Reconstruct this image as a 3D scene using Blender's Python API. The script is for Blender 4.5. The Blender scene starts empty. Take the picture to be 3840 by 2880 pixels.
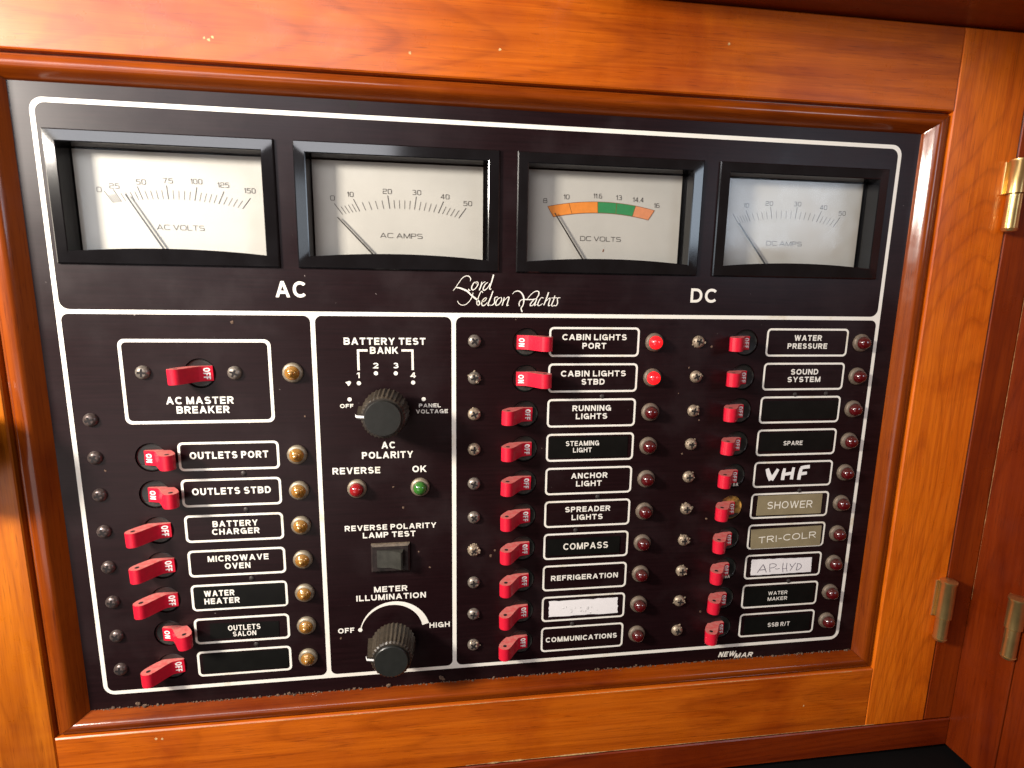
import bpy, bmesh, math, random
from mathutils import Vector, Matrix
random.seed(7)
sc = bpy.context.scene
COL = sc.collection
# ---------------------------------------------------------------- camera, world, lamps, exposure
# work in millimetres on the panel: x right, y down, z out of the panel towards the room
def V(x, y, z=0.0):
    return Vector((x * .001, -z * .001, -y * .001))
CAM = (171.331, 76.210, 275.446)
rv = Vector((0.175, -0.1343, 0.0039))
Rm = Matrix.Rotation(rv.length, 3, rv.normalized())      # world (x, y down, z in) -> camera
def row(i):
    r = Rm[i]; return Vector((r[0], r[2], -r[1]))
cam = bpy.data.cameras.new('camera'); cam.lens = 19.193; cam.sensor_width = 36; cam.clip_start = .01; cam.clip_end = 50
cam.dof.use_dof = True; cam.dof.focus_distance = .31; cam.dof.aperture_fstop = 16
co = bpy.data.objects.new('camera', cam); COL.objects.link(co); sc.camera = co
X, U, B = row(0), -row(1), -row(2)
co.matrix_world = Matrix(((X.x, U.x, B.x, 0), (X.y, U.y, B.y, 0), (X.z, U.z, B.z, 0), (0, 0, 0, 1)))
co.location = V(*CAM)

world = bpy.data.worlds.new('World'); sc.world = world; world.use_nodes = True
bg = world.node_tree.nodes['Background']; bg.inputs[0].default_value = (1.0, .50, .32, 1); bg.inputs[1].default_value = .05
def area(name, pos, target, sx, sy, power, col, spread=180):
    l = bpy.data.lights.new(name, 'AREA'); l.shape = 'RECTANGLE'; l.size = sx * .001; l.size_y = sy * .001
    l.energy = power; l.color = col; l.spread = math.radians(spread)
    o = bpy.data.objects.new(name, l); COL.objects.link(o); o.location = V(*pos)
    d = V(*target) - V(*pos); o.rotation_euler = d.to_track_quat('-Z', 'Y').to_euler()
    return o
area('cabin_window_light', (-310, -95, 285), (130, 110, 0), 90, 90, 2.0, (1, .92, .82), 140)
area('hatch_light', (-95, -205, 470), (60, 0, 0), 430, 150, .75, (.95, .95, 1))
area('port_light', (-165, -10, 470), (40, 60, 0), 190, 110, .10, (.78, .89, 1))
area('companionway_light', (640, -50, 460), (380, 90, 0), 170, 130, .24, (.72, .85, 1))
area('panel_sheen_fill', (-160, 330, 450), (40, 180, 0), 380, 320, .34, (1, .90, .86))  # unseen fill lamp, added for sheen on the panel's left side
vs = sc.view_settings
sc.display_settings.display_device = 'sRGB'
vs.view_transform = 'Standard'; vs.look = 'None'; vs.gamma = 1; vs.use_curve_mapping = False; vs.exposure = 1.08

# ---------------------------------------------------------------- materials
def newmat(name):
    m = bpy.data.materials.new(name); m.use_nodes = True
    return m, m.node_tree, m.node_tree.nodes['Principled BSDF']
def setp(b, **k):
    for n, v in k.items():
        n = n.replace('_', ' ')
        if isinstance(v, tuple) and len(v) == 3: v = v + (1,)
        b.inputs[n].default_value = v
def N(nt, t, **k):
    n = nt.nodes.new(t)
    for a, v in k.items():
        if a[0] == 'i' and a[1:].isdigit(): n.inputs[int(a[1:])].default_value = v
        elif a in n.inputs: n.inputs[a].default_value = v
        else: setattr(n, a, v)
    return n
def coords(nt, scale, loc=(0, 0, 0), rot=(0, 0, 0)):
    tc = N(nt, 'ShaderNodeTexCoord'); mp = N(nt, 'ShaderNodeMapping')
    mp.inputs['Scale'].default_value = scale; mp.inputs['Location'].default_value = loc; mp.inputs['Rotation'].default_value = rot
    nt.links.new(tc.outputs['Object'], mp.inputs['Vector']); return mp.outputs['Vector']
def ramp(nt, fac, stops):
    r = N(nt, 'ShaderNodeValToRGB'); e = r.color_ramp.elements
    while len(e) < len(stops): e.new(.5)
    for el, (p, c) in zip(e, stops): el.position = p; el.color = c if len(c) == 4 else c + (1,)
    nt.links.new(fac, r.inputs[0]); return r.outputs[0]
def noise(nt, vec, scale, detail=4, rough=.55, dist=0):
    n = N(nt, 'ShaderNodeTexNoise'); n.inputs['Scale'].default_value = scale; n.inputs['Detail'].default_value = detail
    n.inputs['Roughness'].default_value = rough; n.inputs['Distortion'].default_value = dist
    nt.links.new(vec, n.inputs['Vector']); return n.outputs['Fac']
def mix(nt, fac, a, b, blend='MIX'):
    n = N(nt, 'ShaderNodeMix', data_type='RGBA', blend_type=blend)
    for v, s in ((fac, 0), (a, 6), (b, 7)):
        if hasattr(v, 'is_linked'): nt.links.new(v, n.inputs[s])
        else: n.inputs[s].default_value = v if s == 0 else (v + (1,) if len(v) == 3 else v)
    return n.outputs[2]
def bump(nt, b, h, strength, dist):
    n = N(nt, 'ShaderNodeBump'); n.inputs['Strength'].default_value = strength; n.inputs['Distance'].default_value = dist
    nt.links.new(h, n.inputs['Height']); nt.links.new(n.outputs[0], b.inputs['Normal'])

def simple(name, col, rough=.5, metal=0, var=.15, vscale=400, spec=.5, coat=0, bumpd=0, emit=None, est=0, dust=None):
    m, nt, b = newmat(name)
    setp(b, Roughness=rough, Metallic=metal); b.inputs['Specular IOR Level'].default_value = spec
    b.inputs['Coat Weight'].default_value = coat; b.inputs['Coat Roughness'].default_value = .08
    v = coords(nt, (1, 1, 1)); f = noise(nt, v, vscale)
    lo = tuple(c * (1 - var) for c in col); hi = tuple(min(1, c * (1 + var)) for c in col)
    c = ramp(nt, f, [(.3, lo), (.7, hi)])
    if dust:
        ge = N(nt, 'ShaderNodeNewGeometry'); sx = N(nt, 'ShaderNodeSeparateXYZ'); nt.links.new(ge.outputs['True Normal'], sx.inputs[0])
        up = ramp(nt, sx.outputs[2], [(.30, (0, 0, 0)), (.85, (dust[1],) * 3)])
        dn = ramp(nt, noise(nt, v, 700, 3), [(.32, (.45,) * 3), (.6, (1, 1, 1))])
        c = mix(nt, mix(nt, 1.0, up, dn, 'MULTIPLY'), c, dust[0])
    nt.links.new(c, b.inputs['Base Color'])
    if bumpd: bump(nt, b, f, .5, bumpd)
    if emit: b.inputs['Emission Color'].default_value = emit + (1,); b.inputs['Emission Strength'].default_value = est
    return m

def wood(name, axis, loc=(0, 0, 0), tone=1.0, red=0.0, fig=1.0, cr0=.24, cr1=.46):
    # axis 'x': grain along x; 'z': grain vertical
    m, nt, b = newmat(name)
    a, c = 2.2, 34.0
    s1 = (a, c, c) if axis == 'x' else (c, c, a)
    s2 = (13, 1000, 1000) if axis == 'x' else (1000, 1000, 13)
    s3 = (70, 1900, 1900) if axis == 'x' else (1900, 1900, 70)
    v1 = coords(nt, s1, loc); v2 = coords(nt, s2, loc); v3 = coords(nt, s3, loc)
    f1 = noise(nt, v1, 1.0, 4, .55, 1.8 * fig); f2 = noise(nt, v2, 1.0, 3, .6, .3); f3 = noise(nt, v3, 1.0, 2, .6)
    t = tone * 1.12; red = 1 - (1 - red) * .90
    base = ramp(nt, f1, [(.22, (.38 * t, .072 * t * (1 - red), .0018 * t)), (.42, (.47 * t, .103 * t * (1 - red), .003 * t)),
                         (.52, (.56 * t, .134 * t * (1 - red), .0045 * t)), (.60, (.50 * t, .108 * t * (1 - red), .0025 * t)), (.78, (.62 * t, .158 * t * (1 - red), .006 * t))])
    # growth rings cut lengthwise: sharp-edged bands on a stretched, warped coordinate
    sw = (.9, 11, 11) if axis == 'x' else (11, 11, .9)
    wv = coords(nt, sw, loc); wn = noise(nt, wv, 1.0, 2, .45, .6)
    wm = N(nt, 'ShaderNodeMath', operation='MULTIPLY'); wm.inputs[1].default_value = 30 * fig; nt.links.new(wn, wm.inputs[0])
    wf = N(nt, 'ShaderNodeMath', operation='FRACT'); nt.links.new(wm.outputs[0], wf.inputs[0])
    rings = ramp(nt, wf.outputs[0], [(.0, (.50, .38, .30)), (.06, (.80, .74, .68)), (.40, (1, 1, 1)), (.80, (.95, .92, .88)), (.97, (.56, .45, .36))])
    col = mix(nt, .42, base, rings, 'MULTIPLY')
    st = ramp(nt, f2, [(.34, (.78, .71, .64)), (.58, (1, 1, 1))])
    col = mix(nt, .70, col, st, 'MULTIPLY')
    st3 = ramp(nt, f3, [(.30, (.45, .38, .32)), (.40, (1, 1, 1))])
    col = mix(nt, .65, col, st3, 'MULTIPLY')
    bl = noise(nt, coords(nt, (1, 1, 1), loc), 13, 4, .6, .5)
    col = mix(nt, 1.0, col, ramp(nt, bl, [(.30, (.70, .54, .44)), (.52, (1, 1, 1))]), 'MULTIPLY')
    nt.links.new(col, b.inputs['Base Color'])
    rg = noise(nt, coords(nt, (1, 1, 1), loc), 35, 3)
    rr = ramp(nt, rg, [(.35, (.40,) * 3), (.7, (.58,) * 3)])
    nt.links.new(rr, b.inputs['Roughness'])
    b.inputs['Coat Weight'].default_value = .75; b.inputs['Specular IOR Level'].default_value = .08
    cr = ramp(nt, noise(nt, coords(nt, (1, 1, 1), (4, 4, 4)), 60, 4, .65), [(.3, (cr0,) * 3), (.75, (cr1,) * 3)]); nt.links.new(cr, b.inputs['Coat Roughness'])
    bump(nt, b, f2, .22, .0002)
    return m

M = {}
M['rail'] = wood('varnished_teak_across', 'x', (3.1, .2, .7), 1, 0, 1, .24, .36)
M['rail2'] = wood('varnished_teak_low_rail', 'x', (8.7, .9, 4.3), 1.0)
M['stile'] = wood('varnished_teak_upright', 'z', (.3, 2.2, 5.1), .90, -.25)
M['stile2'] = wood('varnished_teak_figured', 'z', (6.3, 1.2, 2.4), 1.38, -.06, 1.6)  # tone raised: window light on this board is put into its colour
M['mould_x'] = wood('varnished_moulding_across', 'x', (1.3, 5.2, 2.1), .44, .12, 1, .10, .22)
M['mould_z'] = wood('varnished_moulding_upright', 'z', (4.3, 5.2, 2.1), .44, .12, 1, .10, .22)
M['red'] = wood('dark_red_teak', 'z', (9.3, 3.2, 1.1), .50, .30)  # darker, redder tone of the teak
M['redside'] = wood('shade_toned_side_teak', 'z', (5.3, 1.2, 7.1), .33, .40)  # shade of the side wall is put into the colour, same teak
M['redx'] = wood('dark_red_teak_across', 'x', (2.3, 7.2, 1.9), .36, .42)  # darker, redder tone, grain across
M['knobwood'] = simple('dark_turned_wood', (.016, .005, .003), .4, 0, .3, 120)

def panel_mat():
    m, nt, b = newmat('brown_black_panel')
    v = coords(nt, (30, 1, 900)); st = noise(nt, v, 1, 4, .6)
    cl = noise(nt, coords(nt, (1, 1, 1)), 22, 5, .6)
    sp = noise(nt, coords(nt, (1, 1, 1), (3, 1, 2)), 420, 2, .5)
    base = ramp(nt, st, [(.3, (.0072, .0021, .0027)), (.7, (.0138, .0044, .0054))])
    sm = ramp(nt, cl, [(.50, (0, 0, 0)), (.78, (.55, .55, .55))])
    col = mix(nt, sm, base, (.030, .019, .020))
    spk = ramp(nt, sp, [(.765, (0, 0, 0)), (.80, (1, 1, 1))])
    col = mix(nt, spk, col, (.28, .24, .22))
    nt.links.new(col, b.inputs['Base Color'])
    rr = ramp(nt, cl, [(.3, (.30,) * 3), (.75, (.46,) * 3)]); nt.links.new(rr, b.inputs['Roughness'])
    b.inputs['Specular IOR Level'].default_value = .24
    bump(nt, b, st, .12, .0001)
    return m
M['panel'] = panel_mat()
def print_mat():
    m, nt, b = newmat('cream_screen_print')
    f = noise(nt, coords(nt, (1, 1, 1)), 55, 4, .6)
    c = ramp(nt, f, [(.26, (.66, .56, .38)), (.40, (.90, .86, .75)), (.7, (.93, .90, .82))])
    nt.links.new(c, b.inputs['Base Color']); setp(b, Roughness=.5); return m
M['print'] = print_mat()
M['bezel'] = simple('black_gloss_plastic', (.006, .006, .007), .12, 0, .3, 60, coat=.1)
M['dial'] = simple('ivory_dial_card', (.52, .50, .45), .6, 0, .07, 30)
M['ink'] = simple('grey_dial_ink', (.055, .047, .042), .6, 0, .1)
M['inkdark'] = simple('dark_dial_ink', (.05, .04, .035), .6, 0, .1)
M['orange'] = simple('orange_dial_band', (.80, .26, .035), .6, 0, .06)
M['salmon'] = simple('salmon_dial_band', (.72, .27, .12), .6, 0, .06)
M['green'] = simple('green_dial_band', (.03, .25, .08), .6, 0, .06)
M['bandline'] = simple('brown_dial_line', (.20, .06, .01), .6, 0, .06)
M['needle'] = simple('dark_needle', (.03, .026, .022), .4, 0, .1)
M['toggle'] = simple('red_toggle_plastic', (.66, .010, .034), .36, 0, .10, 300, bumpd=.00005, dust=((.62, .30, .24), .65))
M['hole'] = simple('dark_recess', (.006, .003, .003), .8, 0, .1)
M['breaker'] = simple('black_breaker_face', (.010, .011, .010), .35, 0, .35, 250)
M['burnt'] = simple('scorched_breaker_face', (.26, .135, .025), .6, 0, .95, 260)
M['steel'] = simple('tarnished_screw_steel', (.25, .215, .18), .36, .55, .4, 700)
M['brownscrew'] = simple('dark_bronze_screw', (.105, .078, .070), .30, .5, .4, 700)
M['pale'] = simple('corroded_screw_steel', (.36, .285, .205), .42, .5, .45, 900, bumpd=.0003)
M['crust'] = simple('pale_corrosion', (.30, .235, .16), .9, 0, .5, 900)
M['collar'] = simple('dusty_nickel_collar', (.30, .25, .18), .45, .55, .35, 900, bumpd=.0002, dust=((.40, .34, .24), .8))
M['collardc'] = simple('dull_dusty_collar', (.15, .115, .085), .55, .3, .4, 900, bumpd=.0002, dust=((.24, .19, .14), .8))
def lens(name, col, est=0.0, ecol=None, dust=None, metal=0):
    m = simple(name, col, .16, metal, .12, 200, spec=.6, coat=.6, emit=ecol, est=est, dust=dust); return m
M['amber'] = lens('amber_lens', (.42, .19, .028), metal=.35, dust=((.45, .33, .16), .5)); M['redlens'] = lens('unlit_red_lens', (.075, .0018, .0035), dust=((.085, .050, .040), .6))
M['redlens2'] = lens('polarity_red_lens', (.30, .010, .012)); M['greenlens'] = lens('green_lens', (.035, .16, .022))
M['redlit'] = lens('glowing_red_lens', (.7, .01, .015), 1.0, (1, .006, .008))
M['knob'] = simple('black_knob_plastic', (.022, .020, .017), .42, 0, .3, 300)
M['knobdust'] = simple('dusty_knob_fluting', (.022, .017, .012), .42, 0, .7, 420, dust=((.10, .075, .048), .5))
M['knobcap'] = simple('satin_knob_cap', (.017, .018, .016), .36, 0, .12, 300)
M['white'] = simple('white_paint_mark', (.92, .90, .87), .5, 0, .04)
M['rockerm'] = simple('black_rocker_plastic', (.036, .035, .028), .35, 0, .3, 250)
M['rockerdust'] = simple('dusty_black_housing', (.018, .012, .011), .5, 0, .7, 300, dust=((.22, .17, .12), .8))
M['rivet'] = simple('dull_rivet', (.055, .045, .042), .5, .5, .4, 900)
M['tapeblack'] = simple('black_label_tape', (.0055, .0055, .0048), .34, 0, .25, 90, spec=.25)
M['tapegrey'] = simple('olive_grey_label_tape', (.36, .30, .175), .34, .25, .14, 60)
M['tapewhite'] = simple('white_label_tape', (.90, .87, .86), .6, 0, .03, 200)
M['emboss'] = simple('embossed_tape_letters', (.90, .86, .74), .6, 0, .1, 900)
M['pen'] = simple('grey_marker_ink', (.20, .17, .20), .6, 0, .5, 500)
M['smear'] = simple('smeared_ink', (.70, .68, .67), .6, 0, .4, 700)
M['brass'] = simple('tarnished_brass', (.70, .50, .20), .28, .9, .16, 90)
M['dust'] = simple('grey_brown_dust', (.13, .08, .052), .95, 0, .6, 1500)
M['worn'] = simple('worn_wood_and_lit_edge', (.68, .42, .18), .6, 0, .5, 700)  # for worn varnish and for the painted lit edge
M['counter'] = simple('black_counter', (.0025, .002, .002), .7, 0, .2, 80, spec=.2)
def glass_mat():
    m = bpy.data.materials.new('clear_window'); m.use_nodes = True; nt = m.node_tree; nt.nodes.clear()
    o = N(nt, 'ShaderNodeOutputMaterial'); t = N(nt, 'ShaderNodeBsdfTransparent'); g = N(nt, 'ShaderNodeBsdfGlossy')
    g.inputs['Roughness'].default_value = .10; t.inputs['Color'].default_value = (.97, .97, .96, 1)
    lw = N(nt, 'ShaderNodeLayerWeight'); pw = N(nt, 'ShaderNodeMath', operation='POWER'); pw.inputs[1].default_value = 4.0; nt.links.new(lw.outputs['Facing'], pw.inputs[0])
    f = N(nt, 'ShaderNodeMath', operation='MULTIPLY_ADD'); f.inputs[1].default_value = .9; f.inputs[2].default_value = .045; nt.links.new(pw.outputs[0], f.inputs[0])
    mx = N(nt, 'ShaderNodeMixShader'); nt.links.new(f.outputs[0], mx.inputs[0]); nt.links.new(t.outputs[0], mx.inputs[1]); nt.links.new(g.outputs[0], mx.inputs[2])
    nt.links.new(mx.outputs[0], o.inputs[0])
    fv = noise(nt, coords(nt, (1, 1, 1)), 60, 3); r = ramp(nt, fv, [(.35, (.06,) * 3), (.7, (.22,) * 3)]); nt.links.new(r, g.inputs['Roughness'])
    return m
M['glass'] = glass_mat()

# ---------------------------------------------------------------- mesh helpers (all in mm)
class MB:
    def __init__(s): s.v = []; s.f = []; s.m = []; s.mi = 0
    def add(s, vs, fs):
        o = len(s.v); s.v += [tuple(q) for q in vs]; s.f += [tuple(i + o for i in f) for f in fs]; s.m += [s.mi] * len(fs)
    def box(s, x0, y0, z0, x1, y1, z1, bev=0):
        if bev:
            P = [(x0 + bev, y0 + bev), (x1 - bev, y0 + bev), (x1 - bev, y1 - bev), (x0 + bev, y1 - bev)]
            Q = [(x0, y0), (x1, y0), (x1, y1), (x0, y1)]
            vs = [(a, b, z0) for a, b in Q] + [(a, b, z1 - bev) for a, b in Q] + [(a, b, z1) for a, b in P]
            fs = [(3, 2, 1, 0), (8, 9, 10, 11)]
            for r in (0, 4):
                for i in range(4): j = (i + 1) % 4; fs.append((r + i, r + j, r + 4 + j, r + 4 + i))
            s.add(vs, fs); return
        vs = [(x, y, z) for z in (z0, z1) for y in (y0, y1) for x in (x0, x1)]
        s.add(vs, [(0, 2, 3, 1), (4, 5, 7, 6), (0, 1, 5, 4), (2, 6, 7, 3), (0, 4, 6, 2), (1, 3, 7, 5)])
    def lathe(s, prof, n=32, c=(0, 0), flute=None):
        vs = []; fs = []
        for k, (r, z) in enumerate(prof):
            for i in range(n):
                a = 2 * math.pi * i / n; rr = r
                if flute and flute[0] <= k <= flute[1]: rr = r * (1 - flute[2] * (i % 2))
                vs.append((c[0] + rr * math.cos(a), c[1] + rr * math.sin(a), z))
        for k in range(len(prof) - 1):
            for i in range(n):
                j = (i + 1) % n; fs.append((k * n + i, k * n + j, (k + 1) * n + j, (k + 1) * n + i))
        fs.append(tuple((len(prof) - 1) * n + i for i in range(n)))
        s.add(vs, fs)
    def prism(s, pts, z0, z1):
        n = len(pts); vs = [(x, y, z0) for x, y in pts] + [(x, y, z1) for x, y in pts]
        fs = [tuple(range(n - 1, -1, -1)), tuple(range(n, 2 * n))] + [(i, (i + 1) % n, n + (i + 1) % n, n + i) for i in range(n)]
        s.add(vs, fs)
    def flat(s, pts, z):
        s.add([(x, y, z) for x, y in pts], [tuple(range(len(pts)))])
    def xprism(s, pts, y0, y1):
        # profile in (x, z), extruded along y
        n = len(pts); vs = [(x, y0, z) for x, z in pts] + [(x, y1, z) for x, z in pts]
        fs = [tuple(range(n - 1, -1, -1)), tuple(range(n, 2 * n))] + [(i, (i + 1) % n, n + (i + 1) % n, n + i) for i in range(n)]
        s.add(vs, fs)
    def ribbon(s, pts, ws, z, closed=False):
        n = len(pts); L = []; R = []
        for i, (x, y) in enumerate(pts):
            if closed: a, b = pts[i - 1], pts[(i + 1) % n]
            else: a, b = pts[max(i - 1, 0)], pts[min(i + 1, n - 1)]
            d1 = Vector((x - a[0], y - a[1])); d2 = Vector((b[0] - x, b[1] - y))
            if d1.length < 1e-9: d1 = d2.copy()
            if d2.length < 1e-9: d2 = d1.copy()
            d1.normalize(); d2.normalize(); t = d1 + d2
            if t.length < 1e-6: t = d1.copy()
            t.normalize(); nn = Vector((-t.y, t.x)); k = max(.45, nn.dot(Vector((-d1.y, d1.x))))
            h = (ws[i] if hasattr(ws, '__len__') else ws) / 2 / k
            L.append((x + nn.x * h, y + nn.y * h, z)); R.append((x - nn.x * h, y - nn.y * h, z))
        fs = [(i, i + 1, n + i + 1, n + i) for i in range(n - 1)]
        if closed: fs.append((n - 1, 0, n, 2 * n - 1))
        s.add(L + R, fs)
    def blob(s, x, y, z, r, sq=.6):
        t = (1 + 5 ** .5) / 2
        vs = [(-1, t, 0), (1, t, 0), (-1, -t, 0), (1, -t, 0), (0, -1, t), (0, 1, t), (0, -1, -t), (0, 1, -t), (t, 0, -1), (t, 0, 1), (-t, 0, -1), (-t, 0, 1)]
        fs = [(0, 11, 5), (0, 5, 1), (0, 1, 7), (0, 7, 10), (0, 10, 11), (1, 5, 9), (5, 11, 4), (11, 10, 2), (10, 7, 6), (7, 1, 8), (3, 9, 4), (3, 4, 2), (3, 2, 6), (3, 6, 8), (3, 8, 9), (4, 9, 5), (2, 4, 11), (6, 2, 10), (8, 6, 7), (9, 8, 1)]
        s.add([(x + a / 1.9 * r * random.uniform(.6, 1.3), y + b / 1.9 * r * random.uniform(.6, 1.3), z + c / 1.9 * r * sq * random.uniform(.6, 1.3)) for a, b, c in vs], fs)
    def mesh(s, name, mats, angle=35, up=False):
        me = bpy.data.meshes.new(name)
        me.from_pydata([V(*q) for q in s.v], [], s.f)
        bm = bmesh.new(); bm.from_mesh(me)
        if up:
            for f in bm.faces:
                f.normal_update()
                if f.normal.y > 0: f.normal_flip()
        else: bmesh.ops.recalc_face_normals(bm, faces=bm.faces)
        bm.to_mesh(me); bm.free()
        for m in (mats if isinstance(mats, (list, tuple)) else [mats]): me.materials.append(m)
        if len(me.materials) > 1: me.polygons.foreach_set('material_index', s.m)
        me.shade_smooth(); me.set_sharp_from_angle(angle=math.radians(angle))
        return me

def link(name, me, parent=None, loc=None, label=None):
    o = bpy.data.objects.new(name, me); COL.objects.link(o)
    if loc: o.location = V(*loc)
    if parent: o.parent = parent
    if label: o['label'] = label
    return o
def thing(name, label, cat, loc=(0, 0, 0), group=None, me=None, kind=None):
    o = bpy.data.objects.new(name, me); COL.objects.link(o); o.location = V(*loc)
    if me is None: o.empty_display_size = .005
    o['label'] = label; o['category'] = cat
    if group: o['group'] = group
    if kind: o['kind'] = kind
    return o
def rrect(x0, y0, x1, y1, r, n=6):
    P = []
    for cx, cy, a0 in ((x1 - r, y1 - r, 0), (x0 + r, y1 - r, 90), (x0 + r, y0 + r, 180), (x1 - r, y0 + r, 270)):
        for i in range(n + 1):
            a = math.radians(a0 + 90 * i / n); P.append((cx + r * math.cos(a), cy + r * math.sin(a)))
    return P
def circ(cx, cy, r, n=28):
    return [(cx + r * math.cos(2 * math.pi * i / n), cy + r * math.sin(2 * math.pi * i / n)) for i in range(n)]
def sheet_mesh(name, outer, holes, z, depth, mat):
    bm = bmesh.new(); edges = []
    for loop in [outer] + holes:
        vs = [bm.verts.new(V(x, y, z)) for x, y in loop]
        edges += [bm.edges.new((vs[i], vs[(i + 1) % len(vs)])) for i in range(len(vs))]
    bmesh.ops.triangle_fill(bm, use_beauty=True, use_dissolve=False, edges=edges)
    for f in bm.faces:
        f.normal_update()
        if f.normal.y > 0: f.normal_flip()
    if depth:
        bd = [e for e in bm.edges if e.is_boundary]
        r = bmesh.ops.extrude_edge_only(bm, edges=bd)
        for v in [g for g in r['geom'] if isinstance(g, bmesh.types.BMVert)]: v.co.y += depth * .001
        bmesh.ops.recalc_face_normals(bm, faces=bm.faces)
    me = bpy.data.meshes.new(name); bm.to_mesh(me); bm.free(); me.materials.append(mat); return me

# ---------------------------------------------------------------- stroke lettering
def arc(cx, cy, rx, ry, a0, a1, n=2.3, st=14):
    P = []
    for i in range(st + 1):
        a = math.radians(a0 + (a1 - a0) * i / st); c, s_ = math.cos(a), math.sin(a)
        P.append((cx + rx * math.copysign(abs(c) ** (2 / n), c), cy + ry * math.copysign(abs(s_) ** (2 / n), s_)))
    return P
def glyph(ch, n):
    A = lambda *a, **k: arc(*a, n=n, **k)
    l = lambda *p: ('l', list(p), False); c = lambda p: ('l', p, True); d = lambda *p: ('d', list(p), False)
    bowl = [(0, 1), (.55, 1)] + A(.55, .735, .43, .265, 90, -90) + [(0, .47)]
    G = {
     'A': (.98, [d((0, 0), (.5, 1)), d((1, 0), (.5, 1)), l((.24, .27), (.76, .27))]),
     'B': (.86, [l((0, 0), (0, 1)), l(*([(0, 1), (.55, 1)] + A(.55, .76, .40, .24, 90, -90) + [(0, .52)])), l(*([(0, .52), (.58, .52)] + A(.58, .26, .42, .26, 90, -90) + [(0, 0)]))]),
     'C': (.90, [l(*A(.57, .5, .57, .5, 42, 318, st=24))]),
     'D': (.88, [c([(0, 0), (0, 1), (.42, 1)] + A(.42, .5, .58, .5, 88, -88, st=16) + [(.42, 0)])]),
     'E': (.76, [l((1, 1), (0, 1), (0, 0), (1, 0)), l((0, .52), (.9, .52))]),
     'F': (.72, [l((1, 1), (0, 1), (0, 0)), l((0, .5), (.85, .5))]),
     'G': (.96, [l(*A(.5, .5, .5, .5, 42, 330, st=24)), l((.55, .45), (1, .45), (1, .0))]),
     'H': (.86, [l((0, 0), (0, 1)), l((1, 0), (1, 1)), l((0, .53), (1, .53))]),
     'I': (0, [l((.5, 0), (.5, 1))]),
     'J': (.66, [l(*([(1, 1), (1, .3)] + A(.5, .3, .5, .3, 0, -180)))]),
     'K': (.90, [l((0, 0), (0, 1)), d((.05, .32), (.95, 1)), d((.32, .58), (1, 0))]),
     'L': (.72, [l((0, 1), (0, 0), (1, 0))]),
     'M': (1.02, [l((0, 0), (0, 1)), l((1, 0), (1, 1)), d((.02, 1), (.5, 0)), d((.98, 1), (.5, 0))]),
     'N': (.86, [l((0, 0), (0, 1)), l((1, 0), (1, 1)), d((.02, 1), (.98, 0))]),
     'O': (.98, [c(A(.5, .5, .5, .5, 0, 345, st=23))]),
     'P': (.80, [l((0, 0), (0, 1)), l(*bowl)]),
     'R': (.86, [l((0, 0), (0, 1)), l(*bowl), d((.50, .47), (1, 0))]),
     'S': (.84, [l(*(A(.5, .755, .46, .245, 25, 270) + A(.5, .255, .5, .255, 90, -155)[1:]))]),
     'T': (.82, [l((0, 1), (1, 1)), l((.5, 1), (.5, 0))]),
     'U': (.86, [l(*([(0, 1), (0, .38)] + A(.5, .38, .5, .38, 180, 360) + [(1, 1)]))]),
     'V': (.92, [d((0, 1), (.5, 0)), d((1, 1), (.5, 0))]),
     'W': (1.30, [d((0, 1), (.25, 0)), d((.5, 1), (.25, 0)), d((.5, 1), (.75, 0)), d((1, 1), (.75, 0))]),
     'X': (.9, [d((0, 1), (1, 0)), d((1, 1), (0, 0))]),
     'Y': (.92, [d((0, 1), (.5, .40)), d((1, 1), (.5, .40)), l((.5, .42), (.5, 0))]),
     '0': (.76, [c(A(.5, .5, .5, .5, 0, 345, st=23))]),
     '1': (.34, [l((1, 0), (1, 1)), d((0, .70), (.95, 1))]),
     '2': (.74, [l(*(A(.5, .73, .5, .27, 165, -25) + [(0.05, .0), (1, 0)]))]) if n < 3 else (.76, [l(*([(0, .80)] + A(.5, .76, .5, .24, 180, 0) + A(.5, .74, .5, .22, 0, -90)[1:] + [(.12, .5), (0, .4), (0, 0), (1, 0)]))]),
     '3': (.74, [l(*(A(.48, .755, .44, .245, 155, -90))), l(*A(.48, .255, .52, .255, 90, -155))]),
     '4': (.80, [l((.76, 0), (.76, 1)), l((0, .25), (1, .25)), d((.03, .25), (.70, 1))]),
     '5': (.76, [l(*([(.95, 1), (.10, 1), (.04, .55), (.45, .62)] + A(.45, .31, .55, .31, 90, -155)))]),
     '6': (.76, [c(A(.5, .30, .5, .30, 0, 345, st=20)), l(*A(.5, .5, .5, .5, 60, 190))]),
     '7': (.72, [l((0, 1), (1, 1)), d((.30, 0), (.98, 1))]),
     '8': (.76, [c(A(.5, .765, .44, .235, 0, 345, st=18)), c(A(.5, .265, .5, .265, 0, 345, st=18))]),
     '-': (.42, [l((0, .42), (1, .42))]), '/': (.45, [d((0, 0), (1, 1))]), '.': (0, [l((.5, .0), (.5, .02))]),
    }
    return G[ch]
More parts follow.
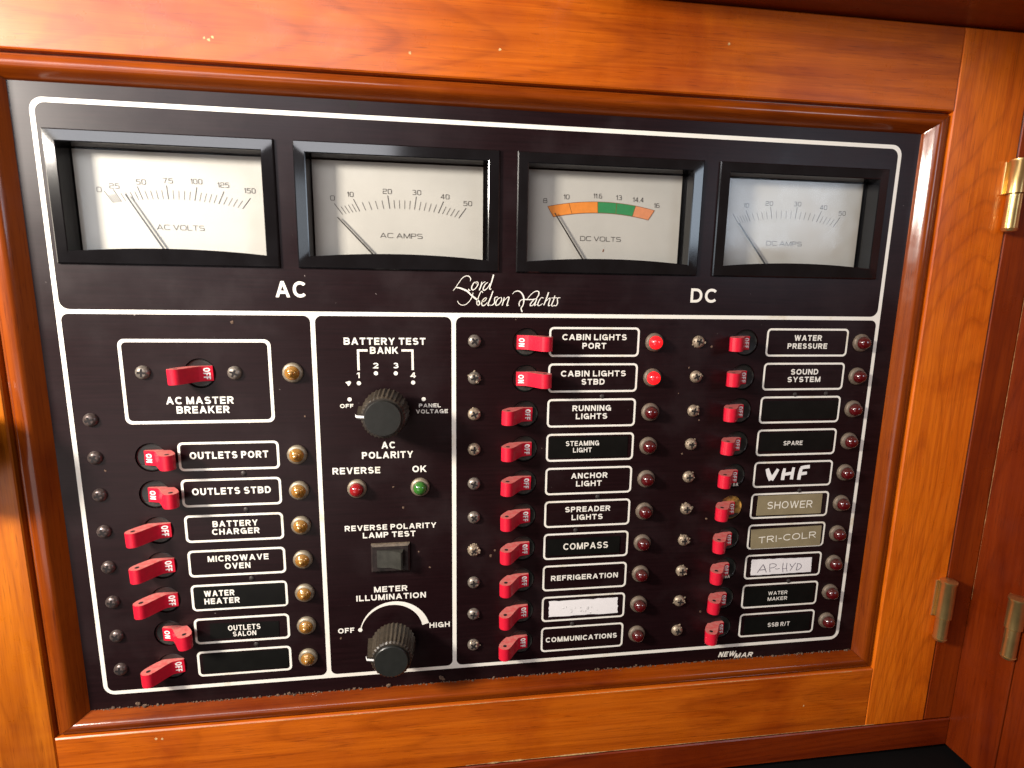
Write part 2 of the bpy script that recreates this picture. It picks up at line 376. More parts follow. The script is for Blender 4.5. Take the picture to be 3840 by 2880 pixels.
def letters(mb, text, x0, x1, base, cap, wt=.212, n=2.12, slant=0, z=.14, rot=0, track=.20, jitter=0):
    """text between x0 and x1 on the base line; y runs down"""
    adv = []; tw = 0
    for ch in text:
        if ch == ' ': adv.append(None); tw += .36; continue
        wd, st = glyph(ch, n); wd = max(wd * 1.0, wt); adv.append((wd, st)); tw += wd + track
    tw -= track
    k = (x1 - x0) / (tw * cap); x = 0; w = wt * cap; cr, sr = math.cos(rot), math.sin(rot)
    def tr(gx, gy):
        X = gx + slant * gy; X, Y = X * cr + gy * sr, -X * sr + gy * cr
        return (x0 + X, base - Y)
    kk = min(1.25, max(.8, k)); zi = 0
    for a in adv:
        if a is None: x += .36 * cap * k; continue
        wd, st = a; W = wd * cap * k; jy = random.uniform(-jitter, jitter)
        iw = W - w
        for kind, pts, cl in st:
            zi += 1; zz = z + .003 * (zi % 8)
            if kind == 'l':
                P = [(x + w / 2 + px * iw, w / 2 + py * (cap - w) + jy) for px, py in pts]
                if not cl and len(P) >= 2:
                    for i, j in ((0, 1), (-1, -2)):
                        dx, dy = P[i][0] - P[j][0], P[i][1] - P[j][1]; L = math.hypot(dx, dy) or 1
                        if len(P) < 6 or L > w: P[i] = (P[i][0] + dx / L * w / 2, P[i][1] + dy / L * w / 2)
                mb.ribbon([tr(*p) for p in P], w, zz, cl)
            else:
                (ax, ay), (bx, by) = pts
                ay, by = ay * cap + jy, by * cap + jy; dx = (bx - ax) * iw; dy = by - ay
                h = w / 2 * math.hypot(dx, dy) / abs(dy) * .96; h = min(h, w * .85)
                A_, B_ = x + w / 2 + ax * iw, x + w / 2 + bx * iw
                mb.flat([tr(A_ - h, ay), tr(A_ + h, ay), tr(B_ + h, by), tr(B_ - h, by)], zz)
        x += W + track * cap * k
    return mb
def smooth_line(pts, k=6):
    P = []; n = len(pts)
    for i in range(n - 1):
        p0, p1, p2, p3 = pts[max(i - 1, 0)], pts[i], pts[i + 1], pts[min(i + 2, n - 1)]
        for j in range(k):
            t = j / k
            P.append(tuple(.5 * (2 * b + (c - a) * t + (2 * a - 5 * b + 4 * c - d) * t * t + (-a + 3 * b - 3 * c + d) * t ** 3) for a, b, c, d in zip(p0, p1, p2, p3)))
    P.append(pts[-1]); return P

# ---------------------------------------------------------------- woodwork
ZF = 7.0
OX0, OX1, OY0, OY1 = -22.5, 435.8, -17.0, 304.2        # inner edges of stiles and rails
IX0, IX1, IY0, IY1 = -8.6, 425.0, -7.0, 295.0          # where the moulding meets the panel
DX1, DT, DB = 477.0, -56.5, 344.5                      # right, top and bottom edge of the door
FX, FB = 497.0, 364.5                                  # inside corner and lower edge of the fixed frame
cabinet = thing('wooden_cabinet', 'orange varnished wooden cabinet whose framed door surrounds the black switch panel', 'cabinet')
def part(name, parent=cabinet, label=None):
    o = bpy.data.objects.new(name, None); COL.objects.link(o); o.empty_display_size = .005; o.parent = parent
    if label: o['label'] = label
    return o
door = part('door', label='orange door with mouldings around the panel')
def board(name, mat, x0, y0, x1, y1, z0=-12, z1=ZF, par=door, bev=.6, label=None):
    b = MB(); b.box(x0, y0, z0, x1, y1, z1, bev); return link(name, b.mesh(name, mat, 30), par, None, label)
board('stile', M['stile'], -125, DT, OX0, DB, label='left upright board of the door')
board('stile', M['stile2'], OX1, DT, DX1, DB, label='right upright board with figured grain')
board('rail', M['rail'], OX0 + .15, DT, OX1 - .15, OY0, label='top board of the door')
board('rail', M['rail2'], OX0 + .15, OY1, OX1 - .15, DB, label='bottom board of the door')
PROF = [(0, 3.3), (.12, 3.2), (.135, 5.2), (.15, 5.8), (.19, 5.9), (.22, 5.7), (.24, 6.2), (.32, 6.6), (.46, 6.8), (.56, 6.6), (.63, 6.1), (.69, 5.3), (.75, 4.3), (.83, 2.9), (.92, 1.35), (1, .05), (1, -2)]
def ringpt(t, z, side, end):
    x0, x1 = OX0 + (IX0 - OX0) * t, OX1 + (IX1 - OX1) * t; y0, y1 = OY0 + (IY0 - OY0) * t, OY1 + (IY1 - OY1) * t
    e = .1 if end == 0 else -.1
    return {'top': (x0 + e if end == 0 else x1 + e, y0, z), 'bottom': (x0 + e if end == 0 else x1 + e, y1, z), 'left': (x0, y0 + e if end == 0 else y1 + e, z), 'right': (x1, y0 + e if end == 0 else y1 + e, z)}[side]
for side in ('top', 'bottom', 'left', 'right'):
    b = MB(); n = len(PROF); SEG = 1
    vs = [ringpt(t, z, side, e) for e in (0, 1) for t, z in PROF]
    b.add(vs, [(i, i + 1, n + i + 1, n + i) for i in range(n - 1)])
    me = b.mesh('moulding', M['mould_x'] if side in ('top', 'bottom') else M['mould_z'], 40, up=True)
    link('moulding', me, door, None, side + ' moulding strip')
# chips, dents and a worn edge of the varnish, then a lit edge painted pale
for x, y in [(74, -26), (76, -25.5), (77.5, -26.5), (25, 309), (28, 309.5), (391.5, 325.5), (160, -26), (200, -30), (310, -40)]:
    b = MB(); b.flat([(x + .9 * random.uniform(.4, 1) * math.cos(a), y + .9 * random.uniform(.4, 1) * math.sin(a)) for a in [k * .9 for k in range(7)]], ZF + .05)
    link('varnish_chip', b.mesh('varnish_chip', M['worn'], 30, up=True), door)
b = MB()
x = 185; P = []; W = []
while x < 448:
    P.append((x, DB - .8)); W.append(random.choice([.15, .25, .4, .9, 1.2]) if x < 290 else random.uniform(.12, .4)); x += random.uniform(3, 11)
b.ribbon(P, W, ZF + .06)
link('pale_edge', b.mesh('pale_edge', M['worn'], 30, up=True), door, None, 'pale worn lower edge of the door'); b = MB()
x = -10; P = []; W = []
while x < 425:
    P.append((x, OY1 + .35)); W.append(random.uniform(.10, .42)); x += random.uniform(3, 9)
b.ribbon(P, W, ZF + .04)
link('pale_edge', b.mesh('pale_edge', M['worn'], 30, up=True), door, None, 'pale painted highlight on the edge below the bottom moulding')  # painted highlight: stands in for light on the bottom rail's edge

frame = part('face_frame', label='fixed wooden frame right of and below the door')
board('stile', M['red'], DX1 + .8, DT, FX, DB + .0, par=frame, z1=ZF - .3)
board('rail', M['redx'], -140, DB + .9, FX, FB, par=frame, z1=ZF - .2)
b = MB(); y = 70; P = []; W = []
while y < 262:
    P.append((FX - .25, y)); W.append(random.uniform(.12, .55) * (1 if y < 215 else .5)); y += random.uniform(2, 5)
b.ribbon(P, W, ZF + .06)
link('pale_edge', b.mesh('pale_edge', M['worn'], 30, up=True), frame)  # thin pale line of varying width along the inside corner
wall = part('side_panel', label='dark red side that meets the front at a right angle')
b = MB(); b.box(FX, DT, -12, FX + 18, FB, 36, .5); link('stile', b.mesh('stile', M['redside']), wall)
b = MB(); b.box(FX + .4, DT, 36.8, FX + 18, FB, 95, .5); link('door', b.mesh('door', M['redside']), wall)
b = MB(); b.box(235, -74, -12, FX + 18, DT - .8, 95, 1.0)
link('overhead_board', b.mesh('overhead_board', M['redx']), cabinet, None, 'dark board overhanging the top of the door')
b = MB(); b.box(-300, FB + 4, -40, 700, FB + 8, 330)
thing('countertop', 'black counter below the wooden frame', 'counter', me=b.mesh('countertop', M['counter']), kind='structure')

def hinge(label, x, y, z, h, ax='x', r=4.2, kn=.62):
    t = part('hinge', cabinet, label); t.location = V(x, y, z)
    def yl(prof, nm):
        m_ = MB(); m_.lathe(prof, 24); m_.v = [(a, c, b_) for a, b_, c in m_.v]; link(nm, m_.mesh(nm, M['brass']), t)
    k = h * kn
    yl([(0, 0), (r * .75, 0), (r * 1.1, .6), (r * 1.1, 1.8), (r, 2.4), (r, k - .4), (r * .8, k - .2)], 'upper_knuckle')
    yl([(r * .7, k), (r * .82, k + .2), (r * .82, h - 2), (r * .9, h - 1.8), (r * .75, h - .4), (r * .3, h), (0, h)], 'lower_knuckle')
    m_ = MB()
    if ax == 'x': m_.box(-5.2, 1.5, -z + ZF - .2, 1, k, -z + ZF + .8, .2)
    else: m_.box(FX - x - 1.0, 1.5, -7, FX - x + .2, k, 1, .1)
    link('leaf', m_.mesh('leaf', M['brass']), t)
hinge('tarnished brass hinge at the upper right edge of the photo', 475.6, 5, 10.5, 37.5, kn=.48)
hinge('tarnished brass hinge at the lower right corner of the door, beside the knot', 474.8, 245, 10.5, 40)
hinge('brass hinge on the dark red side cabinet, furthest right and lowest', 493.5, 243, 35, 38, 'z', 4.2, .5)
b = MB(); b.lathe([(0, -.5), (9, -.5), (9, 7), (14, 9), (20, 12), (21.5, 16), (20.5, 20), (15, 23), (6, 24.2)], 40); link('knob', b.mesh('knob', M['knobwood']), door, (-43.5, 147, ZF), 'dark turned wooden knob')

# ---------------------------------------------------------------- the switch panel
ROWA = [160.0 + 18.83 * i for i in range(7)]
ROWD = [103.3 + 18.87 * i for i in range(10)]
XA, XL, XR = 32.9, 216.2, 336.4
METX = [3.0, 106.4, 210.0, 313.6]
panel = thing('switch_panel', 'dark brown yacht switch panel with white printed borders and label boxes', 'switch panel')
RH = 7.25
holes = [circ(58.4, 118.8, RH)] + [circ(XA, y, RH) for y in ROWA] + [circ(XL, y + .2, RH) for y in ROWD] + [circ(XR, y + .2, RH) for y in ROWD]
holes += [[(mx + 3, 14.5), (mx + 92.3, 14.5), (mx + 92.3, 65.5), (mx + 3, 65.5)] for mx in METX]
link('plate', sheet_mesh('plate', [(-16, -15), (440, -15), (440, 302), (-16, 302)], holes, 0, 3, M['panel']), panel)
b = MB(); b.box(-16, -15, -14, 440, 302, -12)
link('backing', b.mesh('backing', M['hole']), panel)
link('border_line', sheet_mesh('border_line', rrect(-1, -1, 415, 286.8, 5.5), [rrect(1, 1, 413, 88.9, 4.2), rrect(1, 90.9, 110.2, 284.8, 3.2), rrect(112.4, 90.9, 178.0, 284.8, 3.2), rrect(180.2, 90.9, 413, 284.8, 3.2)], .10, 0, M['print']), panel)
def lettering(items, parent=panel, mat='print', loc=None, label=None, **kw):
    mb = MB()
    for t in items: letters(mb, *t, **kw)
    return link('lettering', mb.mesh('lettering', M[mat], 30, up=True), parent, loc, label)
def frame_box(x0, y0, x1, y1, items, what, lw=1.15, r=2.4):
    o = link('label_frame', sheet_mesh('label_frame', rrect(x0, y0, x1, y1, r), [rrect(x0 + lw, y0 + lw, x1 - lw, y1 - lw, r - .9)], .10, 0, M['print']), panel, None, what)
    if items: lettering(items, o)
    return o
frame_box(23.4, 102.4, 91.3, 143.3, [('AC MASTER', 42.2, 72.7, 133.7, 3.6), ('BREAKER', 46.5, 70.5, 138.3, 3.6)], 'largest label box, lettered AC MASTER BREAKER', 1.5, 3)
AT = [[('OUTLETS PORT', 50.5, 87.1, 161.3, 3.6)], [('OUTLETS STBD', 50.1, 87.2, 179.9, 3.6)], [('BATTERY', 58.3, 79.9, 197.0, 3.2), ('CHARGER', 57.8, 80.5, 201.2, 3.2)],
      [('MICROWAVE', 54.6, 84.0, 215.7, 3.2), ('OVEN', 62.5, 74.9, 220.0, 3.2)], None, None, None]
AN = ['OUTLETS PORT', 'OUTLETS STBD', 'BATTERY CHARGER', 'MICROWAVE OVEN', 'WATER HEATER', 'OUTLETS SALON', 'lowest blank']
for y, t, nm in zip(ROWA, AT, AN): frame_box(45.2, y - 7.3, 92.3, y + 7.3, t, 'label box at the %s row' % nm)
LT = [[('CABIN LIGHTS', 234.8, 269.3, 102.3, 3.1), ('PORT', 245.6, 258.4, 106.8, 3.1)], [('CABIN LIGHTS', 234.7, 269.8, 121.4, 3.1), ('STBD', 245.8, 258.4, 125.8, 3.1)],
      [('RUNNING', 241.5, 262.6, 140.0, 3.1), ('LIGHTS', 243.5, 260.7, 144.4, 3.1)], None, [('ANCHOR', 242.1, 262.4, 177.5, 3.1), ('LIGHT', 245.0, 259.3, 182.0, 3.1)],
      [('SPREADER', 239.4, 264.9, 196.7, 3.1), ('LIGHTS', 243.2, 260.8, 201.4, 3.1)], None, [('REFRIGERATION', 232.7, 271.3, 237.0, 3.1)], None, [('COMMUNICATIONS', 230.7, 272.6, 274.9, 3.1)]]
LN = ['CABIN LIGHTS PORT', 'CABIN LIGHTS STBD', 'RUNNING LIGHTS', 'STEAMING LIGHT', 'ANCHOR LIGHT', 'SPREADER LIGHTS', 'COMPASS', 'REFRIGERATION', 'smeared white tape', 'COMMUNICATIONS']
for y, t, nm in zip(ROWD, LT, LN): frame_box(227.9, y - 7.7, 276.3, y + 7.7, t, 'label box at the %s row' % nm, 1.05)
RT = [[('WATER', 364.6, 381.0, 102.3, 3.1), ('PRESSURE', 361.0, 384.7, 106.7, 3.0)], [('SOUND', 364.6, 381.1, 121.1, 3.1), ('SYSTEM', 363.0, 382.9, 125.3, 3.0)]] + [None] * 8
RN = ['WATER PRESSURE', 'SOUND SYSTEM', 'third row blank', 'SPARE', 'VHF', 'SHOWER', 'TRI-COLR', 'AP-HYD', 'WATER MAKER', 'SSB R/T']
for y, t, nm in zip(ROWD, RT, RN):
    o = frame_box(348.3, y - 7.7, 397.0, y + 7.7, t, 'label box at the %s row' % nm, 1.05)
    if nm == 'VHF':
        mb = MB()
        for k, st in enumerate([[(356.3, 175.2, 1.3), (357.6, 178.6, 1.7), (359.4, 182.0, 1.9)], [(359.4, 182.0, 1.7), (361.5, 178.5, 1.4), (363.0, 175.6, 1.1)], [(367.0, 175.3, 1.0), (366.6, 178.8, 1.4), (366.4, 182.3, 1.3)], [(372.6, 174.9, 1.1), (372.2, 178.5, 1.2), (371.9, 182.1, 1.3)], [(366.7, 179.0, 1.0), (369.5, 178.6, 1.2), (372.3, 178.2, 1.0)], [(377.4, 175.3, 1.2), (376.8, 178.9, 1.4), (376.5, 182.4, 1.3)], [(376.9, 175.3, 1.2), (379.7, 174.9, 1.3), (382.6, 174.7, 1.3)], [(376.8, 179.0, 1.2), (379.0, 178.7, 1.2), (381.2, 178.5, 1.1)]]):
            q = smooth_line(st, 4); mb.ribbon([p[:2] for p in q], [p[2] * 1.6 for p in q], .14 + .004 * k)
        link('lettering', mb.mesh('lettering', M['white'], 30, up=True), o, None, 'hand-painted letters VHF')
lettering([('AC', 95.0, 109.0, 82.3, 7.6)], label='large letters AC', wt=.19)
lettering([('DC', 303.0, 317.5, 82.3, 7.3)], label='large letters DC', wt=.19)
mid = [('BATTERY TEST', 125.5, 165.1, 104.9, 3.5), ('BANK', 137.9, 151.6, 109.35, 3.4), ('1', 131.1, 132.6, 121.5, 2.8), ('2', 139.2, 141.8, 116.7, 2.8), ('3', 149.0, 151.6, 116.7, 2.8), ('4', 157.4, 160.1, 121.6, 2.8),
       ('OFF', 122.6, 129.1, 136.6, 2.0), ('PANEL', 161.4, 172.4, 136.9, 2.0), ('VOLTAGE', 159.9, 176.0, 140.0, 2.1), ('AC', 142.3, 149.2, 158.1, 3.6), ('POLARITY', 132.4, 158.1, 163.3, 3.6),
       ('REVERSE', 117.6, 141.3, 171.2, 3.5), ('OK', 157.6, 164.8, 171.2, 3.5), ('REVERSE POLARITY', 122.5, 169.6, 202.3, 3.0), ('LAMP TEST', 131.5, 158.7, 206.6, 3.1), ('METER', 136.4, 153.9, 237.8, 3.3), ('ILLUMINATION', 127.0, 163.7, 242.4, 3.3),
       ('OFF', 116.9, 125.4, 260.6, 3.0), ('HIGH', 165.4, 176.5, 260.8, 3.1)]
for t in mid: lettering([t], label='printed word ' + t[0])
b = MB()
b.ribbon([(136.8, 107.7), (132.2, 107.7), (132.2, 117.6)], 1.1, .11); b.ribbon([(153.2, 107.7), (158.6, 107.7), (158.6, 117.6)], 1.1, .11)
for x, y in [(132.1, 124.1), (140.5, 119.15), (150.2, 119.2), (158.7, 124), (127.3, 132.3), (163.8, 132.6)]: b.flat(circ(x, y, 1.05, 16), .11)
b.flat([(125.5, 123.6), (127.6, 122.9), (128.4, 123.6), (127.7, 125.0), (126.9, 125.5), (126.5, 124.6)], .11)
link('battery_scale', b.mesh('battery_scale', M['print'], 30, up=True), panel)
b = MB(); pts = []; ws = []
for i in range(25):
    a = math.radians(170 - 156 * i / 24); r = 18.2 - .9 * (i / 24); pts.append((146.6 + r * math.cos(a), 262.4 - r * math.sin(a))); ws.append(.45 + 3.3 * (i / 24) ** 1.15)
b.ribbon(pts, ws, .11); b.flat(circ(128.5, 259.3, 1.15, 16), .118)
link('brightness_scale', b.mesh('brightness_scale', M['print'], 30, up=True), panel)
LOGO = [[(187.29,73.29,0.24),(187.53,72.05,0.39),(186.69,70.9,0.39),(185.21,70.78,0.34),(183.43,71.83,0.32),(181.64,74.2,0.29),(180.16,76.43,0.29),(178.91,77.92,0.24)],[(180.16,76.43,0.29),(182.23,76.69,0.73),(184.62,77.54,0.83),(186.11,78.31,0.83),(187.31,79.56,0.73),(189.11,81.02,0.83),(190.62,82.19,0.83),(191.83,83.22,0.73),(191.99,84.41,0.53),(191.23,85.01,0.39),(190.63,84.12,0.44),(190.92,82.63,0.53),(191.52,80.84,0.44),(192.41,78.75,0.39),(193.15,78.09,0.39),(193.61,78.88,0.34)],[(188.74,78.86,0.29),(188.21,80.88,0.39),(187.02,82.98,0.34),(185.22,84.63,0.34),(183.42,85.04,0.34),(181.78,84.29,0.34),(180.98,82.9,0.24)],[(186.41,76.92,0.24),(186.71,77.59,0.53),(187.45,77.79,0.24)],[(190.28,73.62,0.39),(189.09,74.08,0.44),(188.05,76.16,0.53),(188.35,77.48,0.49),(189.7,77.02,0.39),(191.13,74.93,0.49),(191.03,73.69,0.39),(190.13,73.62,0.34),(190.44,74.65,0.24)],[(192.98,73.43,0.34),(192.84,74.9,0.58),(191.8,77.64,0.53)],[(192.69,75.2,0.29),(193.88,73.85,0.34),(194.84,73.4,0.34)],[(195.98,73.73,0.34),(194.64,74.87,0.44),(193.75,76.96,0.53),(194.36,77.6,0.44),(196.0,76.33,0.39),(197.19,74.24,0.39)],[(198.9,69.85,0.68),(198.14,72.75,0.63),(197.06,76.16,0.58),(197.28,77.14,0.49),(197.82,76.75,0.24)],[(193.04,83.35,0.34),(194.54,82.88,0.34),(195.44,81.68,0.34),(195.13,81.24,0.34),(193.93,82.0,0.44),(193.04,83.8,0.53),(193.5,85.13,0.49),(194.71,84.82,0.39),(195.91,83.46,0.24)],[(198.67,77.92,0.53),(197.7,80.76,0.58),(196.37,84.06,0.53),(196.37,85.1,0.44),(197.28,84.64,0.24)],[(201.19,80.71,0.29),(199.82,81.03,0.44),(199.53,82.08,0.49),(199.55,83.57,0.49),(198.5,84.78,0.44),(197.43,84.94,0.29)],[(202.41,80.99,0.39),(201.05,81.91,0.44),(200.16,83.71,0.53),(200.32,84.91,0.49),(201.69,84.44,0.39),(203.03,82.48,0.49),(202.86,81.05,0.39),(202.1,81.15,0.29)],[(204.38,80.82,0.34),(204.1,82.47,0.53),(203.37,85.02,0.49)],[(203.95,83.07,0.24),(205.76,81.1,0.34),(206.82,80.94,0.53),(206.1,83.64,0.53),(205.81,85.0,0.49),(206.73,84.69,0.24)],[(208.54,79.27,0.24),(209.68,78.06,0.34),(211.51,77.73,0.53),(213.06,78.61,0.63),(214.17,80.54,0.73),(214.37,82.64,0.63),(213.95,84.75,0.49),(213.05,86.27,0.53),(213.48,87.78,0.63),(213.61,88.14,0.49)],[(212.26,85.23,0.49),(211.93,84.17,0.49),(212.52,82.51,0.39),(214.05,81.89,0.44),(216.2,81.86,0.49),(218.67,81.83,0.49),(220.83,81.35,0.29)],[(215.89,81.87,0.24),(217.7,79.59,0.34),(219.51,78.06,0.39),(221.05,77.59,0.49),(221.99,78.18,0.58),(221.72,79.84,0.53),(220.52,81.51,0.39)],[(219.6,81.82,0.34),(218.09,83.5,0.49),(217.65,84.86,0.49),(218.89,84.7,0.34),(220.54,82.56,0.34)],[(220.98,81.5,0.49),(220.26,83.47,0.53),(219.82,84.84,0.44),(220.89,84.22,0.24)],[(224.38,81.01,0.44),(223.29,80.87,0.34),(222.09,82.54,0.49),(221.52,84.52,0.49),(222.46,84.81,0.39),(223.99,83.73,0.24)],[(226.95,78.11,0.63),(226.23,80.38,0.58),(224.63,84.63,0.53)],[(225.22,83.11,0.24),(227.04,81.27,0.34),(227.81,81.26,0.49),(227.11,84.0,0.53),(227.14,84.91,0.44),(228.06,84.44,0.24)],[(230.27,79.72,0.44),(229.56,82.15,0.53),(228.68,84.44,0.49),(229.33,85.04,0.34),(230.25,84.42,0.24)],[(228.59,80.95,0.34),(231.39,80.76,0.34)],[(233.11,80.74,0.29),(231.86,80.91,0.44),(231.58,81.82,0.49),(231.78,83.34,0.49),(231.04,84.71,0.44),(229.95,84.82,0.29)]]
b = MB()
for k, st in enumerate(LOGO):
    q = smooth_line(st, 5); b.ribbon([p[:2] for p in q], [p[2] for p in q], .12 + .004 * k)
link('script_lettering', b.mesh('script_lettering', M['print'], 30, up=True), panel, None, 'white calligraphic yacht maker name')
b = MB(); letters(b, 'NEW', 336.6, 347.2, 293.0, 3.4, .22, slant=.3); letters(b, 'MAR', 347.0, 358.6, 294.2, 3.0, .24, slant=.3)
link('lettering', b.mesh('lettering', M['emboss'], 30, up=True), panel, None, 'slanted maker mark below the border')
b = MB(); b.flat(circ(133.7, -5.2, 1.9, 18), .05); link('mounting_hole', b.mesh('mounting_hole', M['hole'], 30, up=True), panel)
# paint flecks and lint stuck on the panel
b = MB()
for x, y, r in [(74.5, 94.2, .9), (105.5, 140.6, .5), (118.3, 263.6, .7), (147.8, 179, .7), (152.6, 190.5, .7), (160.2, 215.5, .6), (166, 225, .6), (12, 166, .6), (210.5, 92, .4), (305, 117, .6), (317, 105.5, .9), (304.5, 165, .6), (313, 146, .5), (322, 204, .8), (323, 262, .8), (300, 131, .4), (225.6, 160, .4), (199, 220, .9), (201, 217, .7)]:
    b.blob(x, y, .1, r, .25)
link('lint_fleck', b.mesh('lint_fleck', M['dust'], 60), panel)

# ---------------------------------------------------------------- meters
def meter(i, label, title, tx, numbers, ticks, needle, extra=None):
    mx = METX[i]; t = thing('panel_meter', label, 'meter', (mx, 11.5, 0), 'analogue meters along the top of the panel')
    W, H = 95.0, 57.0
    # frame: loops from the outer foot to the inner wall; the lower lip is arched
    def loop(dx0, dy0, dx1, dy1, z, arch=0, n=14):
        P = []
        for k in range(n): P.append((dx0 + (dx1 - dx0) * k / n, dy0, z))
        for k in range(n): P.append((dx1, dy0 + (dy1 - dy0) * k / n, z))
        for k in range(n):
            u = 1 - 2 * k / n; P.append((dx1 - (dx1 - dx0) * k / n, dy1 - arch * (1 - u * u), z))
        for k in range(n): P.append((dx0, dy1 - (dy1 - dy0) * k / n, z))
        return P
    loops = [loop(0, 0, W, H, .02), loop(0, 0, W, H, .9), loop(.5, .5, W - .5, H - .5, 1.3), loop(5.0, 4.9, W - 5.2, H - 5.0, 1.75, 2.0), loop(5.4, 5.3, W - 5.6, H - 5.4, 1.5, 2.0), loop(5.8, 5.8, W - 6.0, H - 5.6, -8.4, 2.0)]
    n = len(loops[0]); b = MB(); b.add([p for L in loops for p in L], [(k * n + j, k * n + (j + 1) % n, (k + 1) * n + (j + 1) % n, (k + 1) * n + j) for k in range(len(loops) - 1) for j in range(n)])
    link('bezel', b.mesh('bezel', M['bezel'], 25), t)
    b = MB(); b.box(6.3, 6.3, -9, W - 7.4, H - 5.2, -7.6); dial = link('dial', b.mesh('dial', M['dial']), t)
    z = -7.45; b = MB()
    for (xa, ya, xb, yb, w) in ticks: b.ribbon([(xa, ya - 11.5), (xb, yb - 11.5)], w, z)
    if ticks: link('tick_marks', b.mesh('tick_marks', M['ink'], 30, up=True), dial)
    b = MB()
    for s_, cx, cy in numbers:
        wd = sum({'1': .9, '.': .7}.get(c, 2.3) for c in s_) * .92
        letters(b, s_, cx - wd / 2, cx + wd / 2, cy - 11.5 + 1.15, 2.3, .105, 4.5, z=z, track=.2)
    letters(b, title, tx[0], tx[1], tx[2] - 11.5, 2.35, .105, 4.0, z=z, track=.16)
    link('lettering', b.mesh('lettering', M['ink'], 30, up=True), dial)
    if extra: extra(dial, z)
    (xa, ya), (xb, yb) = needle; b = MB(); d = Vector((xb - xa, yb - ya)).normalized(); nx, ny = -d.y, d.x
    ex, ey = xb + d.x * 4, yb + d.y * 4
    b.prism([(xa, ya - 11.5), (ex + nx * .42, ey + ny * .42 - 11.5), (ex - nx * .42, ey - ny * .42 - 11.5), (xa + nx * .12, ya - 11.5 + ny * .12)][::1], -6.4, -6.0)
    b.prism([(xa + nx * .25, ya - 11.5 + ny * .25), (xb + nx * .38, yb + ny * .38 - 11.5), (xb - nx * .38, yb - ny * .38 - 11.5), (xa - nx * .25, ya - 11.5 - ny * .25)], -6.39, -6.01)
    link('needle', b.mesh('needle', M['needle']), t)
    b = MB(); L = loop(5.5, 5.4, W - 6.1, H - 5.7, -5.3, 2.0); b.add(L, [tuple(range(len(L)))])
    link('window', b.mesh('window', M['glass'], 30, up=True), t)
    return t
def tickset(majors, sub, yin, yout_off, piv, cx, dip, halfw):
    T = []
    def tick(x, big):
        y = yin + dip * ((x - cx) / halfw) ** 2; d = Vector((x - piv[0], y - piv[1])).normalized(); L = 6.2 if big else 4.0
        T.append((x, y, x + d.x * L, y + d.y * L, .28 if big else .2))
    for a, b2 in zip(majors[:-1], majors[1:]):
        tick(a, True)
        for k in range(1, sub): tick(a + (b2 - a) * k / sub, False)
    tick(majors[-1], True); return T
meter(0, 'AC VOLTS meter at the top left with the brightest glare', 'AC VOLTS', (38.8, 59.7, 52.0), [('0', 15.9, 35), ('25', 22.4, 33.2), ('50', 33.8, 31), ('75', 45.4, 30), ('100', 57.7, 29.9), ('125', 69.4, 31), ('150', 81, 33.1)],
      tickset([21.3, 24.8, 34, 45, 56.4, 66.8, 77.3], 5, 38.2, 5, (47.5, 80), 47.5, 3.0, 29), ((27.4, 36.9), (41.2, 60.1)))
meter(1, 'AC AMPS meter, second from the left, reading zero', 'AC AMPS', (37.1, 57.6, 52.9), [('0', 15.2, 35), ('10', 23.5, 33), ('20', 41, 31), ('30', 55.1, 31), ('40', 68.8, 32.5), ('50', 80, 35.3)],
      tickset([19.6, 27.7, 42, 53.9, 65.5, 75.5], 5, 38.9, 5, (47.5, 80), 47.5, 3.6, 28), ((17.4, 44), (32.7, 60.1)))
def bands(dial, z):
    xs_o = [16.8, 27.8, 42.8, 52.9, 63.1, 73.4]; xs_i = [19.9, 29.6, 43.1, 52.7, 61.6, 70.2]
    yo = lambda x: 32.15 + 3.2 * ((x - 44.8) / 28.3) ** 2 - 11.5; yi = lambda x: 37.6 + 2.7 * ((x - 45) / 25.2) ** 2 - 11.5
    bb = MB()
    for k, mi in enumerate((0, 0, 1, 1, 2)):
        bb.mi = mi; n = 8
        for j in range(n):
            P = []
            for q in (j, j + 1):
                a = xs_o[k] + (xs_o[k + 1] - xs_o[k]) * q / n; c = xs_i[k] + (xs_i[k + 1] - xs_i[k]) * q / n; P.append(((a, yo(a)), (c, yi(c))))
            bb.flat([P[0][0], P[1][0], P[1][1], P[0][1]], z)
    link('colour_band', bb.mesh('colour_band', [M['orange'], M['green'], M['salmon']], 30, up=True), dial)
    bb = MB()
    for a, c in zip(xs_o, xs_i): bb.ribbon([(a, yo(a)), (c, yi(c))], .26, z + .02)
    bb.ribbon([(16.8 + 56.6 * q / 24, yo(16.8 + 56.6 * q / 24)) for q in range(25)], .22, z + .03); bb.ribbon([(19.9 + 50.3 * q / 24, yi(19.9 + 50.3 * q / 24)) for q in range(25)], .22, z + .035)
    bb.ribbon([(47, 44.2), (46.6, 45.6)], .5, z + .02)
    link('band_outline', bb.mesh('band_outline', M['bandline'], 30, up=True), dial)
meter(2, 'DC VOLTS meter with the orange and green scale band', 'DC VOLTS', (34.3, 55.9, 51.7), [('8', 15.5, 32.5), ('10', 26.4, 30.3), ('11.6', 42.7, 29.3), ('13', 53.9, 29.7), ('14.4', 64.3, 30.4), ('16', 74.4, 32.9)], [], ((20.3, 38.5), (35, 60)), bands)
meter(3, 'DC AMPS meter at the top right with bluish glare', 'DC AMPS', (33.9, 54.7, 51.4), [('10', 20.6, 31.1), ('20', 33.6, 29.7), ('30', 49.9, 29.4), ('40', 65.3, 30.7), ('50', 76.8, 33.4)],
      tickset([17, 23.5, 35.8, 49.3, 62, 72.3], 5, 37.1, 5, (45, 80), 45, 3.5, 27.5), ((16.4, 40.4), (32.5, 60)))

